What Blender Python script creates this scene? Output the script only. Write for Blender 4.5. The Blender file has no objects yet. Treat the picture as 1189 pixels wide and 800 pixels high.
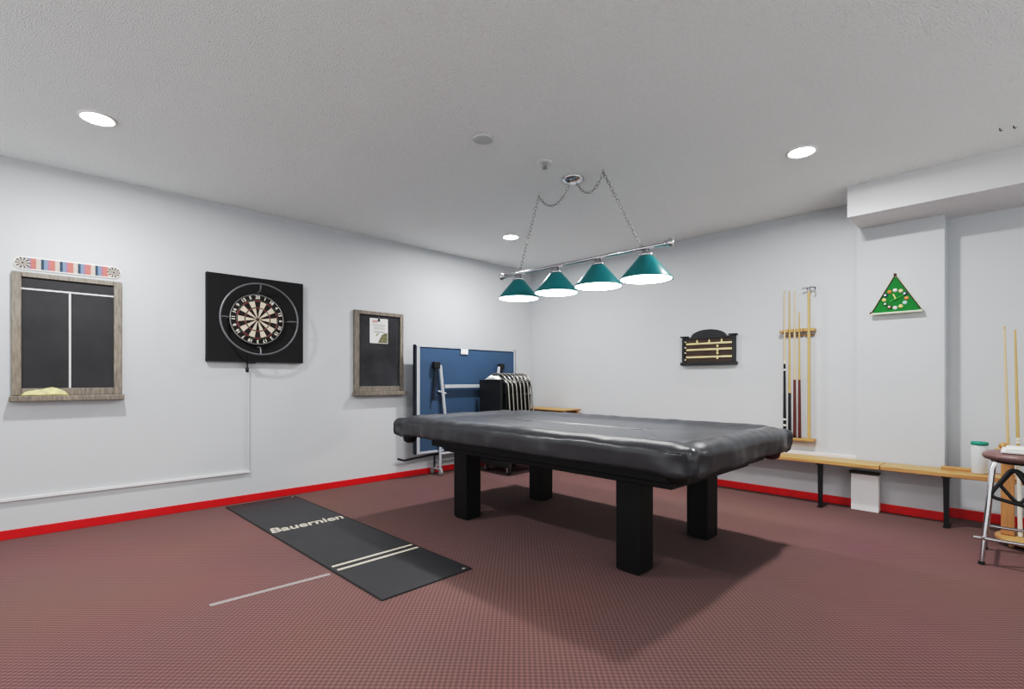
import bpy, math, random
from math import sin, cos, pi, radians, hypot
from mathutils import Vector, Matrix, noise
random.seed(7)
SC = bpy.context.scene
COL = SC.collection
H = 2.8

# ------------------------------------------------------------------ materials
def lin(c):
    c = c / 255.0
    return c / 12.92 if c <= 0.04045 else ((c + 0.055) / 1.055) ** 2.4
def rgb(t): return (lin(t[0]), lin(t[1]), lin(t[2]), 1.0)

def pbr(name, color, rough=0.5, metal=0.0, var=0.06, scale=30.0, bump=0.0, bump_scale=None, emit=None, spec=0.5,
        stretch=None, trans=0.0):
    m = bpy.data.materials.new(name); m.use_nodes = True
    nt = m.node_tree; b = nt.nodes['Principled BSDF']
    b.inputs['Roughness'].default_value = rough
    b.inputs['Metallic'].default_value = metal
    b.inputs['Specular IOR Level'].default_value = spec
    if trans: b.inputs['Transmission Weight'].default_value = trans
    tc = nt.nodes.new('ShaderNodeTexCoord')
    vec = tc.outputs['Object']
    if stretch:
        mp = nt.nodes.new('ShaderNodeMapping'); mp.inputs['Scale'].default_value = stretch
        nt.links.new(vec, mp.inputs['Vector']); vec = mp.outputs['Vector']
    n = nt.nodes.new('ShaderNodeTexNoise'); n.inputs['Scale'].default_value = scale; n.inputs['Detail'].default_value = 4
    nt.links.new(vec, n.inputs['Vector'])
    r = nt.nodes.new('ShaderNodeValToRGB')
    c = rgb(color)
    r.color_ramp.elements[0].position = 0.3; r.color_ramp.elements[1].position = 0.7
    r.color_ramp.elements[0].color = tuple(max(0, x * (1 - var * 2)) for x in c[:3]) + (1,)
    r.color_ramp.elements[1].color = tuple(min(1, x * (1 + var)) for x in c[:3]) + (1,)
    nt.links.new(n.outputs['Fac'], r.inputs['Fac'])
    nt.links.new(r.outputs['Color'], b.inputs['Base Color'])
    if bump:
        n2 = n
        if bump_scale:
            n2 = nt.nodes.new('ShaderNodeTexNoise'); n2.inputs['Scale'].default_value = bump_scale; n2.inputs['Detail'].default_value = 3
            nt.links.new(vec, n2.inputs['Vector'])
        bp = nt.nodes.new('ShaderNodeBump'); bp.inputs['Strength'].default_value = bump; bp.inputs['Distance'].default_value = 0.01
        nt.links.new(n2.outputs['Fac'], bp.inputs['Height']); nt.links.new(bp.outputs['Normal'], b.inputs['Normal'])
    if emit:
        b.inputs['Emission Color'].default_value = (emit[0], emit[1], emit[2], 1)
        b.inputs['Emission Strength'].default_value = emit[3]
    return m

def carpet_mat():
    m = bpy.data.materials.new('carpet_weave'); m.use_nodes = True
    nt = m.node_tree; b = nt.nodes['Principled BSDF']; b.inputs['Roughness'].default_value = 0.95
    b.inputs['Specular IOR Level'].default_value = 0.1
    tc = nt.nodes.new('ShaderNodeTexCoord')
    sep = nt.nodes.new('ShaderNodeSeparateXYZ'); nt.links.new(tc.outputs['Object'], sep.inputs[0])
    def math_(op, a, bb=None):
        n = nt.nodes.new('ShaderNodeMath'); n.operation = op
        for i, v in enumerate((a, bb)):
            if v is None: continue
            if isinstance(v, (int, float)): n.inputs[i].default_value = v
            else: nt.links.new(v, n.inputs[i])
        return n.outputs[0]
    k = 2 * pi / 0.031
    sx = math_('SINE', math_('MULTIPLY', sep.outputs['X'], k)); sy = math_('SINE', math_('MULTIPLY', sep.outputs['Y'], k))
    w = math_('MULTIPLY', sx, sy)
    w = math_('ADD', math_('MULTIPLY', w, 0.5), 0.5)
    nz = nt.nodes.new('ShaderNodeTexNoise'); nz.inputs['Scale'].default_value = 260; nz.inputs['Detail'].default_value = 2
    nt.links.new(tc.outputs['Object'], nz.inputs['Vector'])
    fac = math_('ADD', math_('MULTIPLY', w, 0.72), math_('MULTIPLY', nz.outputs['Fac'], 0.28))
    big = nt.nodes.new('ShaderNodeTexNoise'); big.inputs['Scale'].default_value = 1.1; big.inputs['Detail'].default_value = 3
    nt.links.new(tc.outputs['Object'], big.inputs['Vector'])
    r = nt.nodes.new('ShaderNodeValToRGB')
    r.color_ramp.elements[0].position = 0.12; r.color_ramp.elements[1].position = 0.9
    r.color_ramp.elements[0].color = rgb(CARPET_A); r.color_ramp.elements[1].color = rgb(CARPET_B)
    nt.links.new(fac, r.inputs['Fac'])
    mx = nt.nodes.new('ShaderNodeMix'); mx.data_type = 'RGBA'; mx.blend_type = 'MULTIPLY'
    mx.inputs['Factor'].default_value = 0.18
    nt.links.new(r.outputs['Color'], mx.inputs[6]); nt.links.new(big.outputs['Color'], mx.inputs[7])
    nt.links.new(mx.outputs[2], b.inputs['Base Color'])
    bp = nt.nodes.new('ShaderNodeBump'); bp.inputs['Strength'].default_value = 0.5; bp.inputs['Distance'].default_value = 0.004
    nt.links.new(fac, bp.inputs['Height']); nt.links.new(bp.outputs['Normal'], b.inputs['Normal'])
    return m

CARPET_A, CARPET_B = (101, 78, 76), (135, 108, 106)
def emission(name, strength, color=(1, 1, 1)):
    m = bpy.data.materials.new(name); m.use_nodes = True
    b = m.node_tree.nodes['Principled BSDF']
    b.inputs['Base Color'].default_value = (0.9, 0.9, 0.9, 1)
    b.inputs['Emission Color'].default_value = (*color, 1); b.inputs['Emission Strength'].default_value = strength
    return m

M = dict(
    wall=pbr('painted_wall', (194, 197, 200), 0.55, var=0.008, scale=3, bump=0.05, bump_scale=90),
    ceil=pbr('textured_ceiling', (238, 243, 243), 0.9, var=0.02, scale=60, bump=0.9, bump_scale=130),
    soffit=pbr('painted_soffit', (205, 206, 208), 0.6, var=0.008, scale=4, bump=0.04, bump_scale=80),
    carpet=carpet_mat(),
    red=pbr('red_painted_base', (205, 18, 26), 0.4, var=0.06, scale=14, bump=0.08),
    white=pbr('white_plastic', (232, 232, 232), 0.4, var=0.01),
    trimwhite=pbr('white_painted_trim', (222, 218, 216), 0.5, var=0.01),
    greydisc=pbr('grey_cover', (150, 150, 151), 0.6, var=0.02),
    platemat=pbr('plate_grey', (196, 200, 200), 0.7, var=0.02),
    chrome=pbr('chrome', (205, 205, 208), 0.18, 1.0, var=0.02),
    steel=pbr('brushed_steel', (170, 170, 172), 0.35, 1.0, var=0.05),
    chain=pbr('dull_chain', (150, 150, 150), 0.35, 0.8, var=0.05),
    teal=pbr('teal_enamel', (4, 114, 118), 0.3, 0.0, var=0.03, spec=0.6),
    shadewhite=pbr('white_enamel', (240, 240, 240), 0.4, var=0.01),
    blackwood=pbr('black_stained_wood', (8, 8, 9), 0.5, var=0.18, scale=8, stretch=(6, 6, 1), bump=0.05, spec=0.3),
    blackmetal=pbr('black_metal', (14, 14, 15), 0.45, 0.0, var=0.1),
    blackplastic=pbr('black_plastic', (18, 18, 20), 0.5, var=0.1),
    cover=pbr('grey_vinyl', (60, 61, 65), 0.34, var=0.06, scale=9, bump=0.04, bump_scale=60, spec=0.6),
    pocket=pbr('black_leather', (16, 15, 15), 0.45, var=0.2),
    redwood=pbr('dark_mahogany', (62, 20, 18), 0.35, var=0.2, scale=12, stretch=(1, 1, 0.2)),
    slate=pbr('chalkboard_slate', (47, 47, 50), 0.7, var=0.14, scale=5, stretch=(1, 1, 1)),
    dusty=pbr('dusty_chalkboard', (52, 52, 58), 0.75, var=0.35, scale=3.2),
    greywood=pbr('weathered_grey_wood', (124, 117, 108), 0.65, var=0.18, scale=14, stretch=(1, 6, 1), bump=0.1),
    chalk=pbr('white_line', (215, 215, 215), 0.8, var=0.02),
    paper=pbr('paper', (226, 226, 224), 0.8, var=0.01),
    ink=pbr('printed_ink', (135, 132, 132), 0.8, var=0.1),
    olive=pbr('olive_print', (120, 118, 92), 0.8, var=0.35, scale=60),
    inkred=pbr('red_ink', (190, 140, 140), 0.8, var=0.1),
    sblue=pbr('stripe_blue', (104, 122, 156), 0.7, var=0.04), snavy=pbr('stripe_navy', (44, 62, 78), 0.7, var=0.05),
    sred=pbr('stripe_red', (186, 98, 92), 0.7, var=0.04), scream=pbr('stripe_cream', (190, 180, 170), 0.7, var=0.03),
    smauve=pbr('stripe_mauve', (160, 96, 120), 0.7, var=0.04), dgrey=pbr('print_dark', (70, 68, 66), 0.7, var=0.05),
    yellow=pbr('yellow_cloth', (214, 208, 140), 0.95, var=0.12, scale=25, bump=0.3, bump_scale=70),
    foam=pbr('black_foam', (22, 22, 24), 0.9, var=0.12, scale=40, bump=0.1, bump_scale=120),
    sisal_cream=pbr('sisal_cream', (226, 205, 178), 0.85, var=0.05, scale=120),
    sisal_black=pbr('sisal_black', (28, 20, 18), 0.85, var=0.1, scale=120),
    sisal_red=pbr('sisal_red', (120, 24, 26), 0.85, var=0.1, scale=120),
    sisal_green=pbr('sisal_green', (48, 66, 44), 0.85, var=0.1, scale=120),
    wire=pbr('silver_wire', (165, 165, 165), 0.4, 0.6, var=0.02),
    ringgrey=pbr('grey_ring', (112, 113, 117), 0.4, 0.3, var=0.03),
    ttblue=pbr('blue_table_board', (56, 82, 108), 0.55, var=0.04, scale=2),
    ttframe=pbr('pale_steel_frame', (190, 194, 200), 0.35, 0.3, var=0.03),
    ttdark=pbr('dark_navy_steel', (30, 38, 50), 0.4, 0.3, var=0.05),
    vinyl=pbr('black_vinyl', (17, 18, 21), 0.5, var=0.1),
    chairtube=pbr('champagne_tube', (150, 147, 140), 0.3, 0.85, var=0.04),
    pine=pbr('varnished_pine', (186, 145, 98), 0.4, var=0.14, scale=10, stretch=(0.5, 8, 8), bump=0.03),
    pinev=pbr('varnished_pine_upright', (180, 138, 92), 0.4, var=0.12, scale=10, stretch=(8, 8, 0.5), bump=0.03),
    oak=pbr('honey_oak', (178, 140, 92), 0.42, var=0.12, scale=12, stretch=(1, 8, 8)),
    maple=pbr('maple_shaft', (206, 178, 140), 0.35, var=0.06, scale=18, stretch=(6, 6, 0.5)),
    maple2=pbr('tan_shaft', (184, 152, 104), 0.35, var=0.06, scale=18, stretch=(6, 6, 0.5)),
    cueblack=pbr('cue_black', (22, 22, 25), 0.3, var=0.1), cuered=pbr('cue_red_brown', (96, 40, 32), 0.3, var=0.1),
    ivory=pbr('ivory', (226, 222, 208), 0.4, var=0.02),
    brass=pbr('brass', (222, 204, 150), 0.35, 0.3, var=0.06),
    brown=pbr('dark_brown_panel', (62, 42, 30), 0.5, var=0.15, scale=10),
    ebony=pbr('ebony_frame', (30, 32, 34), 0.4, var=0.1),
    green=pbr('green_baize', (14, 112, 48), 0.85, var=0.06, scale=60), gold=pbr('gold_hand', (214, 196, 120), 0.35, 0.5, var=0.03),
    lime=pbr('lime_hand', (90, 160, 50), 0.5, var=0.03), palewood=pbr('pale_green_rim', (206, 214, 190), 0.5, var=0.03),
    maroon=pbr('maroon_edge', (72, 34, 22), 0.45, var=0.1),
    teallid=pbr('teal_lid', (28, 132, 116), 0.45, var=0.02), tub=pbr('milky_plastic', (214, 220, 222), 0.3, var=0.01),
    seatbrown=pbr('mauve_brown_vinyl', (112, 88, 86), 0.4, var=0.08, scale=14),
    mat=pbr('black_rubber', (52, 52, 54), 0.5, var=0.06, scale=5, bump=0.06, bump_scale=300),
    matedge=pbr('rubber_edge', (34, 30, 30), 0.7, var=0.05),
    cream=pbr('cream_print', (214, 204, 184), 0.7, var=0.05), tape=pbr('grey_tape', (150, 139, 138), 0.75, var=0.04),
    dark=pbr('dark_gap', (60, 58, 58), 0.8, var=0.05),
    lens=emission('downlight_lens', 860.0), lens_dim=emission('downlight_lens_dim', 450.0), diff=emission('shade_diffuser', 18.0, (1, 0.99, 0.96)),
)
for k, c in dict(b_white=(226, 226, 220), b_yellow=(226, 198, 130), b_navy=(52, 66, 104), b_orange=(206, 120, 70), b_sky=(176, 210, 214),
                 b_maroon=(122, 62, 56), b_green=(40, 110, 60), b_cream=(220, 196, 150), b_black=(40, 40, 44)).items():
    M[k] = pbr('ball_' + k[2:], c, 0.2, var=0.02)

# ------------------------------------------------------------------ frames of reference
I4 = Matrix.Identity(4)
def frame(u, v, n, o=(0, 0, 0)):
    return Matrix(((u[0], v[0], n[0], o[0]), (u[1], v[1], n[1], o[1]), (u[2], v[2], n[2], o[2]), (0, 0, 0, 1)))
WA = frame((0, 1, 0), (0, 0, 1), (1, 0, 0))                  # left wall: u = y, v = z, n = x
def WB(off=0.0): return frame((1, 0, 0), (0, 0, 1), (0, -1, 0), (0, off, 0))   # back wall: u = x, v = z, n = -y

class MB:
    def __init__(s, M_=I4): s.v = []; s.f = []; s.mi = []; s.sm = []; s.M = M_
    def add(s, vs, fs, mi=0, smooth=False):
        b = len(s.v); s.v += [s.M @ Vector(p) for p in vs]
        for f in fs: s.f.append(tuple(b + i for i in f)); s.mi.append(mi); s.sm.append(smooth)
        return s
    def box(s, a, b, mi=0):
        (x0, y0, z0), (x1, y1, z1) = [tuple(min(a[i], b[i]) for i in range(3)), tuple(max(a[i], b[i]) for i in range(3))]
        return s.add([(x0, y0, z0), (x1, y0, z0), (x1, y1, z0), (x0, y1, z0), (x0, y0, z1), (x1, y0, z1), (x1, y1, z1), (x0, y1, z1)],
              [(0, 3, 2, 1), (4, 5, 6, 7), (0, 1, 5, 4), (1, 2, 6, 5), (2, 3, 7, 6), (3, 0, 4, 7)], mi)
    def prism(s, poly, n0, n1, mi=0):
        k = len(poly)
        return s.add([(p[0], p[1], n0) for p in poly] + [(p[0], p[1], n1) for p in poly],
              [tuple(range(k - 1, -1, -1)), tuple(range(k, 2 * k))] + [(i, (i + 1) % k, k + (i + 1) % k, k + i) for i in range(k)], mi)
    def plate(s, poly, n, mi=0):
        return s.add([(p[0], p[1], n) for p in poly], [tuple(range(len(poly)))], mi)
    def rect(s, u0, v0, u1, v1, n, mi=0): return s.plate([(u0, v0), (u1, v0), (u1, v1), (u0, v1)], n, mi)
    def tube(s, pts, r, seg=10, mi=0, closed=False, caps=True):
        P = [Vector(p) for p in pts]; n = len(P)
        R = r if isinstance(r, (list, tuple)) else [r] * n
        T = []
        for i in range(n):
            if closed: t = P[(i + 1) % n] - P[i - 1]
            else: t = P[min(i + 1, n - 1)] - P[max(i - 1, 0)]
            T.append(t.normalized())
        up = Vector((0, 0, 1)) if abs(T[0].z) < 0.9 else Vector((1, 0, 0))
        N = (up - T[0] * up.dot(T[0])).normalized(); vs = []; fs = []
        for i in range(n):
            N = N - T[i] * N.dot(T[i])
            if N.length < 1e-6: N = T[i].orthogonal()
            N.normalize(); B = T[i].cross(N)
            for k in range(seg):
                a = 2 * pi * k / seg; vs.append(tuple(P[i] + (N * cos(a) + B * sin(a)) * R[i]))
        for i in range(n if closed else n - 1):
            j = (i + 1) % n
            for k in range(seg): fs.append((i * seg + k, i * seg + (k + 1) % seg, j * seg + (k + 1) % seg, j * seg + k))
        if caps and not closed:
            s.add(vs, fs, mi, True)
            s.add([vs[k] for k in range(seg)], [tuple(range(seg - 1, -1, -1))], mi)
            s.add([vs[(n - 1) * seg + k] for k in range(seg)], [tuple(range(seg))], mi)
        else: s.add(vs, fs, mi, True)
        return s
    def lathe(s, prof, c=(0, 0, 0), seg=32, mi=0, smooth=True):   # profile (radius, height) about local third axis through c
        vs = []; fs = []
        for r, z in prof:
            for k in range(seg):
                a = 2 * pi * k / seg; vs.append((c[0] + r * cos(a), c[1] + r * sin(a), c[2] + z))
        for i in range(len(prof) - 1):
            for k in range(seg): fs.append((i * seg + k, i * seg + (k + 1) % seg, (i + 1) * seg + (k + 1) % seg, (i + 1) * seg + k))
        return s.add(vs, fs, mi, smooth)
    def sphere(s, c, r, seg=16, rings=10, mi=0, sq=(1, 1, 1)):
        vs = []; fs = []
        for i in range(rings + 1):
            t = pi * i / rings
            for k in range(seg):
                a = 2 * pi * k / seg; vs.append((c[0] + r * sq[0] * sin(t) * cos(a), c[1] + r * sq[1] * sin(t) * sin(a), c[2] + r * sq[2] * cos(t)))
        for i in range(rings):
            for k in range(seg): fs.append((i * seg + k, (i + 1) * seg + k, (i + 1) * seg + (k + 1) % seg, i * seg + (k + 1) % seg))
        return s.add(vs, fs, mi, True)
    def build(s, name, mats, parent=None, bevel=0.0, bseg=2, origin=None):
        mats = mats if isinstance(mats, (list, tuple)) else [mats]
        off = Vector((0, 0, 0)); p = parent
        while p is not None: off += p.location; p = p.parent
        o_loc = Vector(origin) if origin and parent is None else Vector((0, 0, 0))
        me = bpy.data.meshes.new(name)
        me.from_pydata([tuple(v - off - o_loc) for v in s.v], [], s.f)
        for m in mats: me.materials.append(M[m] if isinstance(m, str) else m)
        me.polygons.foreach_set('material_index', s.mi); me.polygons.foreach_set('use_smooth', s.sm)
        me.update(); me.validate()
        o = bpy.data.objects.new(name, me); COL.objects.link(o); o.location = o_loc
        if parent is not None: o.parent = parent
        if bevel:
            b = o.modifiers.new('bevel', 'BEVEL'); b.width = bevel; b.segments = bseg; b.limit_method = 'ANGLE'; b.angle_limit = radians(40)
        return o

def tag(o, label=None, cat=None, group=None, kind=None):
    if label: o['label'] = label
    if cat: o['category'] = cat
    if group: o['group'] = group
    if kind: o['kind'] = kind
    return o
def thing(name, label, cat, loc=(0, 0, 0), group=None):
    o = bpy.data.objects.new(name, None); COL.objects.link(o); o.location = loc; o.empty_display_size = 0.1
    return tag(o, label, cat, group)
def struct(o): o['kind'] = 'structure'; return o
def copy_tree(src, parent=None, loc=None):
    c = src.copy(); COL.objects.link(c); c.parent = parent
    if loc is not None: c.location = loc
    for ch in [x for x in src.children]: copy_tree(ch, c)
    return c
def text_mb(txt, size, Mx, depth=0.0, shear=0.0, align='CENTER', width=None, bold=0.0):
    cu = bpy.data.curves.new('lettering', 'FONT'); cu.body = txt; cu.size = size; cu.align_x = align; cu.align_y = 'CENTER'
    cu.shear = shear; cu.extrude = depth; cu.offset = bold; cu.resolution_u = 3
    o = bpy.data.objects.new('lettering', cu); COL.objects.link(o); bpy.context.view_layer.update()
    me = bpy.data.meshes.new_from_object(o.evaluated_get(bpy.context.evaluated_depsgraph_get()))
    sx = 1.0
    if width:
        w = max(v.co.x for v in me.vertices) - min(v.co.x for v in me.vertices); sx = width / w
    mb = MB(Mx); mb.add([(v.co.x * sx, v.co.y, v.co.z) for v in me.vertices], [tuple(p.vertices) for p in me.polygons])
    bpy.data.objects.remove(o); bpy.data.curves.remove(cu); bpy.data.meshes.remove(me)
    return mb
def circle(cx, cy, r, n=32, a0=0.0, a1=2 * pi, end=False):
    k = n if not end else n - 1
    return [(cx + r * cos(a0 + (a1 - a0) * i / k), cy + r * sin(a0 + (a1 - a0) * i / k)) for i in range(n)]
def rounded(poly, r, n=5):
    out = []; k = len(poly)
    for i in range(k):
        p = Vector(poly[i]); a = Vector(poly[i - 1]) - p; b = Vector(poly[(i + 1) % k]) - p
        half = a.angle(b) / 2; d = min(r / math.tan(half), a.length * .45, b.length * .45)
        s0 = p + a.normalized() * d; s1 = p + b.normalized() * d
        for j in range(n + 1):
            t = j / n; q = s0 * (1 - t) ** 2 + p * 2 * t * (1 - t) + s1 * t * t; out.append((q.x, q.y))
    return out

# ------------------------------------------------------------------ the room
XR, YN = 7.4, -7.6
struct(MB().box((0, YN, -0.06), (XR, 0.3, 0)).build('floor', 'carpet'))
struct(MB().box((-0.1, YN, H), (XR, 0.4, H + 0.1)).build('ceiling', 'ceil'))
struct(MB().box((-0.12, YN, -0.06), (0, 0.3, H)).build('wall_left', 'wall'))
struct(MB().box((0, 0, 0), (4.12, 0.3, H)).build('wall_back', 'wall'))
PX0, PX1, PY = 4.12, 4.727, -0.03
struct(MB().box((PX0, PY, 0), (PX1, 0.3, H)).build('wall_pillar', 'wall'))
struct(MB().box((PX1, 0.17, 0), (XR, 0.3, H)).build('wall_recess', 'wall'))
struct(MB().box((4.145, -0.5, 2.54), (XR, 0.17, H)).build('trim_1', 'soffit'))
struct(MB().box((2.6, -0.035, 0.40), (PX0, 0, 0.472)).build('trim_2', 'trimwhite', bevel=0.004))
struct(MB().box((0, YN, 0), (0.012, 0, 0.068)).build('baseboard_left', 'red', bevel=0.004))
struct(MB().box((0.012, -0.012, 0), (PX0, 0, 0.072)).build('baseboard_back', 'red', bevel=0.004))
struct(MB().box((PX0, PY - 0.01, 0), (PX1, PY, 0.072)).build('baseboard_pillar', 'red', bevel=0.004))
struct(MB().box((PX1, 0.158, 0), (XR, 0.17, 0.08)).build('baseboard_recess', 'red', bevel=0.004))

# ceiling fittings
def downlight(x, y, label, lens='lens'):
    t = thing('recessed_downlight', label, 'ceiling light', (x, y, H), 'recessed ceiling downlights')
    MB().lathe([(0.098, 0), (0.098, -0.006), (0.092, -0.01), (0.08, -0.009), (0.076, -0.004), (0.076, 0)], (x, y, H), 40).build('trim_ring', 'white', t)
    MB().add([(x + 0.077 * cos(-a), y + 0.077 * sin(-a), H - 0.006) for a in [2 * pi * k / 40 for k in range(40)]], [tuple(range(40))]).build('lens', lens, t)
downlight(1.155, -5.15, 'bright recessed ceiling downlight nearest the framed score chalkboard')
downlight(4.075, -1.497, 'bright recessed ceiling downlight beside the boxed-in bulkhead')
downlight(1.107, -1.52, 'bright recessed ceiling downlight above the blue folded table')
downlight(4.075, -5.15, 'dimmer recessed ceiling downlight over the open carpet, farthest from the blue folded table', 'lens_dim')
tag(MB().lathe([(0.0, -0.012), (0.058, -0.012), (0.066, -0.008), (0.068, 0)], (2.631, -3.253, H), 36).build('cover_plate', 'platemat', origin=(2.631, -3.253, H)),
    'flat round grey cover plate on the ceiling', 'ceiling plate')
t = thing('fire_sprinkler', 'small round sprinkler head with pale flange on the ceiling', 'sprinkler', (2.67, -2.675, H))
MB().lathe([(0.0, -0.004), (0.045, -0.006), (0.06, -0.002), (0.062, 0)], (2.67, -2.675, H), 32).build('escutcheon', 'ceil', t)
mb = MB().lathe([(0.012, 0), (0.012, -0.02), (0.008, -0.03), (0.0, -0.03)], (2.67, -2.675, H), 12)
mb.lathe([(0.0, -0.041), (0.02, -0.04), (0.02, -0.044), (0.0, -0.045)], (2.67, -2.675, H), 12)
for sx in (-1, 1): mb.tube([(2.67 + sx * .01, -2.675, H - .018), (2.67 + sx * .014, -2.675, H - .03), (2.67, -2.675, H - .041)], .003, 6)
mb.build('sprinkler_head', 'steel', t)
for (x, y), lb in (((5.073, -0.94), 'tiny dark hook in the ceiling farther from the room edge'), ((5.136, -0.922), 'tiny dark hook in the ceiling nearest the picture edge')):
    tag(MB().tube([(x, y, H), (x, y, H - .012), (x + .006, y, H - .02), (x + .012, y, H - .014)], .003, 6).build('ceiling_hook', 'dark', origin=(x, y, H)), lb, 'hook', 'ceiling hooks')

# ------------------------------------------------------------------ pool table light
LY = -2.27
t = thing('pool_table_light', 'chrome bar pendant with four teal cone shades hung over the pool table', 'pendant light', (2.62, LY, 2.16))
xa, za, xb, zb = 1.80, 2.135, 3.44, 2.118
zbar = lambda x: za + (zb - za) * (x - xa) / (xb - xa)
MB().tube([(xa, LY, za), (xb, LY, zb)], 0.014, 14).build('bar', 'chrome', t)
for x, s in ((xa, -1), (xb, 1)):
    MB(frame((0, 1, 0), (0, 0, 1), (s, 0, 0), (x, LY, zbar(x)))).lathe([(0.0, -.01), (.022, -.008), (.022, .004), (.014, .01), (.026, .02), (.032, .035), (.026, .052), (0, .06)], seg=20).build('finial', 'chrome', t)
for i, x in enumerate((1.985, 2.435, 2.865, 3.285)):
    zt = zbar(x)
    sh = MB().lathe([(0.05, -0.062), (0.056, -0.068), (0.185, -0.222), (0.188, -0.232), (0.184, -0.230), (0.053, -0.072)], (x, LY, zt), 48).build('shade', 'teal', t)
    MB().lathe([(0.0, -0.01), (0.024, -0.012), (0.026, -0.03), (0.05, -0.045), (0.054, -0.064), (0.0, -0.066)], (x, LY, zt), 24).build('shade_cap', 'chrome', sh)
    MB().lathe([(0.055, -0.0755), (0.178, -0.2275)], (x, LY, zt), 48).build('inner_lining', 'shadewhite', sh)
    n = 48
    MB().add([(x + 0.179 * cos(-a), LY + 0.179 * sin(-a), zt - 0.2275) for a in [2 * pi * k / n for k in range(n)]], [tuple(range(n))]).build('diffuser', 'diff', sh)
cx, cy = 2.63, -2.29
MB().lathe([(0.0, -0.034), (0.03, -0.034), (0.05, -0.030), (0.076, -0.018), (0.088, -0.005), (0.088, 0)], (cx, cy, H), 32).build('canopy', 'chrome', t)
def chain(pts, name='chain'):
    P = [Vector(p) for p in pts]; L = [0]
    for i in range(1, len(P)): L.append(L[-1] + (P[i] - P[i - 1]).length)
    def at(d):
        for i in range(1, len(P)):
            if d <= L[i] or i == len(P) - 1:
                f = (d - L[i - 1]) / max(1e-6, L[i] - L[i - 1]); return P[i - 1].lerp(P[i], f), (P[i] - P[i - 1]).normalized()
    mb = MB(); step = 0.030; k = 0; d = 0.012
    while d < L[-1] - 0.008:
        c, tg = at(d); a = tg.orthogonal().normalized(); b = tg.cross(a)
        s = a if k % 2 else b
        mb.tube([tuple(c + tg * (0.019 * cos(q)) + s * (0.0095 * sin(q))) for q in [2 * pi * j / 10 for j in range(10)]], 0.0021, 5, closed=True)
        k += 1; d += step
    return mb.build(name, 'chain', t)
hl, hr = (2.235, LY, H - .035), (2.915, LY, H - .03)
def sag(a, b, dz, n=14):
    a, b = Vector(a), Vector(b); return [tuple(a.lerp(b, i / n) - Vector((0, 0, dz * 4 * (i / n) * (1 - i / n)))) for i in range(n + 1)]
chain([hl, (2.0, LY, zbar(2.0) + .014)]); chain([hr, (3.245, LY, zbar(3.245) + .014)])
chain(sag((2.60, cy, H - .03), hl, 0.125)); chain(sag((2.66, cy, H - .03), hr, 0.12))
for h in (hl, hr):
    MB().tube([(h[0], h[1], H), (h[0], h[1], H - .015), (h[0] - .012, h[1], H - .025), (h[0], h[1], H - .036), (h[0] + .01, h[1], H - .026)], .0035, 8).build('swag_hook', 'steel', t)
for x in (2.0, 3.245): MB().tube([(x + .02 * cos(q), LY, zbar(x) + .006 + .02 * sin(q)) for q in [2 * pi * j / 14 for j in range(14)]], .0035, 6, closed=True).build('hanging_loop', 'chrome', t)

# ------------------------------------------------------------------ pool table
TX0, TX1, TY0, TY1 = 1.20, 4.05, -3.10, -1.56
t = thing('pool_table', 'black wooden pool table on four square legs under a vinyl cover', 'pool table', (2.69, -2.33, 0))
mb = MB(); mb.box((1.62, -2.97, 0.60), (3.90, -1.72, 0.70)); mb.build('cabinet', 'blackwood', t, bevel=0.008)
MB().box((1.30, -3.01, 0.70), (3.95, -1.66, 0.775)).build('slate_bed', 'blackwood', t, bevel=0.01)
mb = MB()
for a, b in (((1.30, -3.01), (3.95, -2.87)), ((1.30, -1.80), (3.95, -1.66)), ((1.30, -2.87), (1.44, -1.80)), ((3.81, -2.87), (3.95, -1.80))):
    mb.box((a[0], a[1], 0.775), (b[0], b[1], 0.80))
mb.build('rail', 'blackwood', t, bevel=0.01)
mb = MB(); mb.box((1.70, -2.90, 0.555), (3.82, -1.79, 0.60)); mb.build('under_frame', 'blackwood', t, bevel=0.006)
for x0, y0 in ((3.43, -2.87), (1.805, -2.87), (3.43, -1.945), (1.805, -1.945)):
    l = MB().prism(rounded([(x0, y0), (x0 + .165, y0), (x0 + .165, y0 + .165), (x0, y0 + .165)], .012), 0.012, 0.556).build('leg', 'blackwood', t, bevel=0.004)
    MB().prism([(x0 + .015, y0 + .015), (x0 + .15, y0 + .015), (x0 + .15, y0 + .15), (x0 + .015, y0 + .15)], 0, 0.012).build('foot_pad', 'blackplastic', l)
def pocket(x, y, mat):
    MB().lathe([(0.062, 0.0), (0.066, -.01), (0.064, -.05), (0.055, -.085), (0.03, -.10), (0, -.10)], (x, y, 0.705), 20).build('pocket', mat, t)
pocket(1.335, -3.0, 'pocket'); pocket(3.93, -1.68, 'redwood'); pocket(1.335, -1.67, 'pocket'); pocket(3.88, -2.95, 'pocket')

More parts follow.
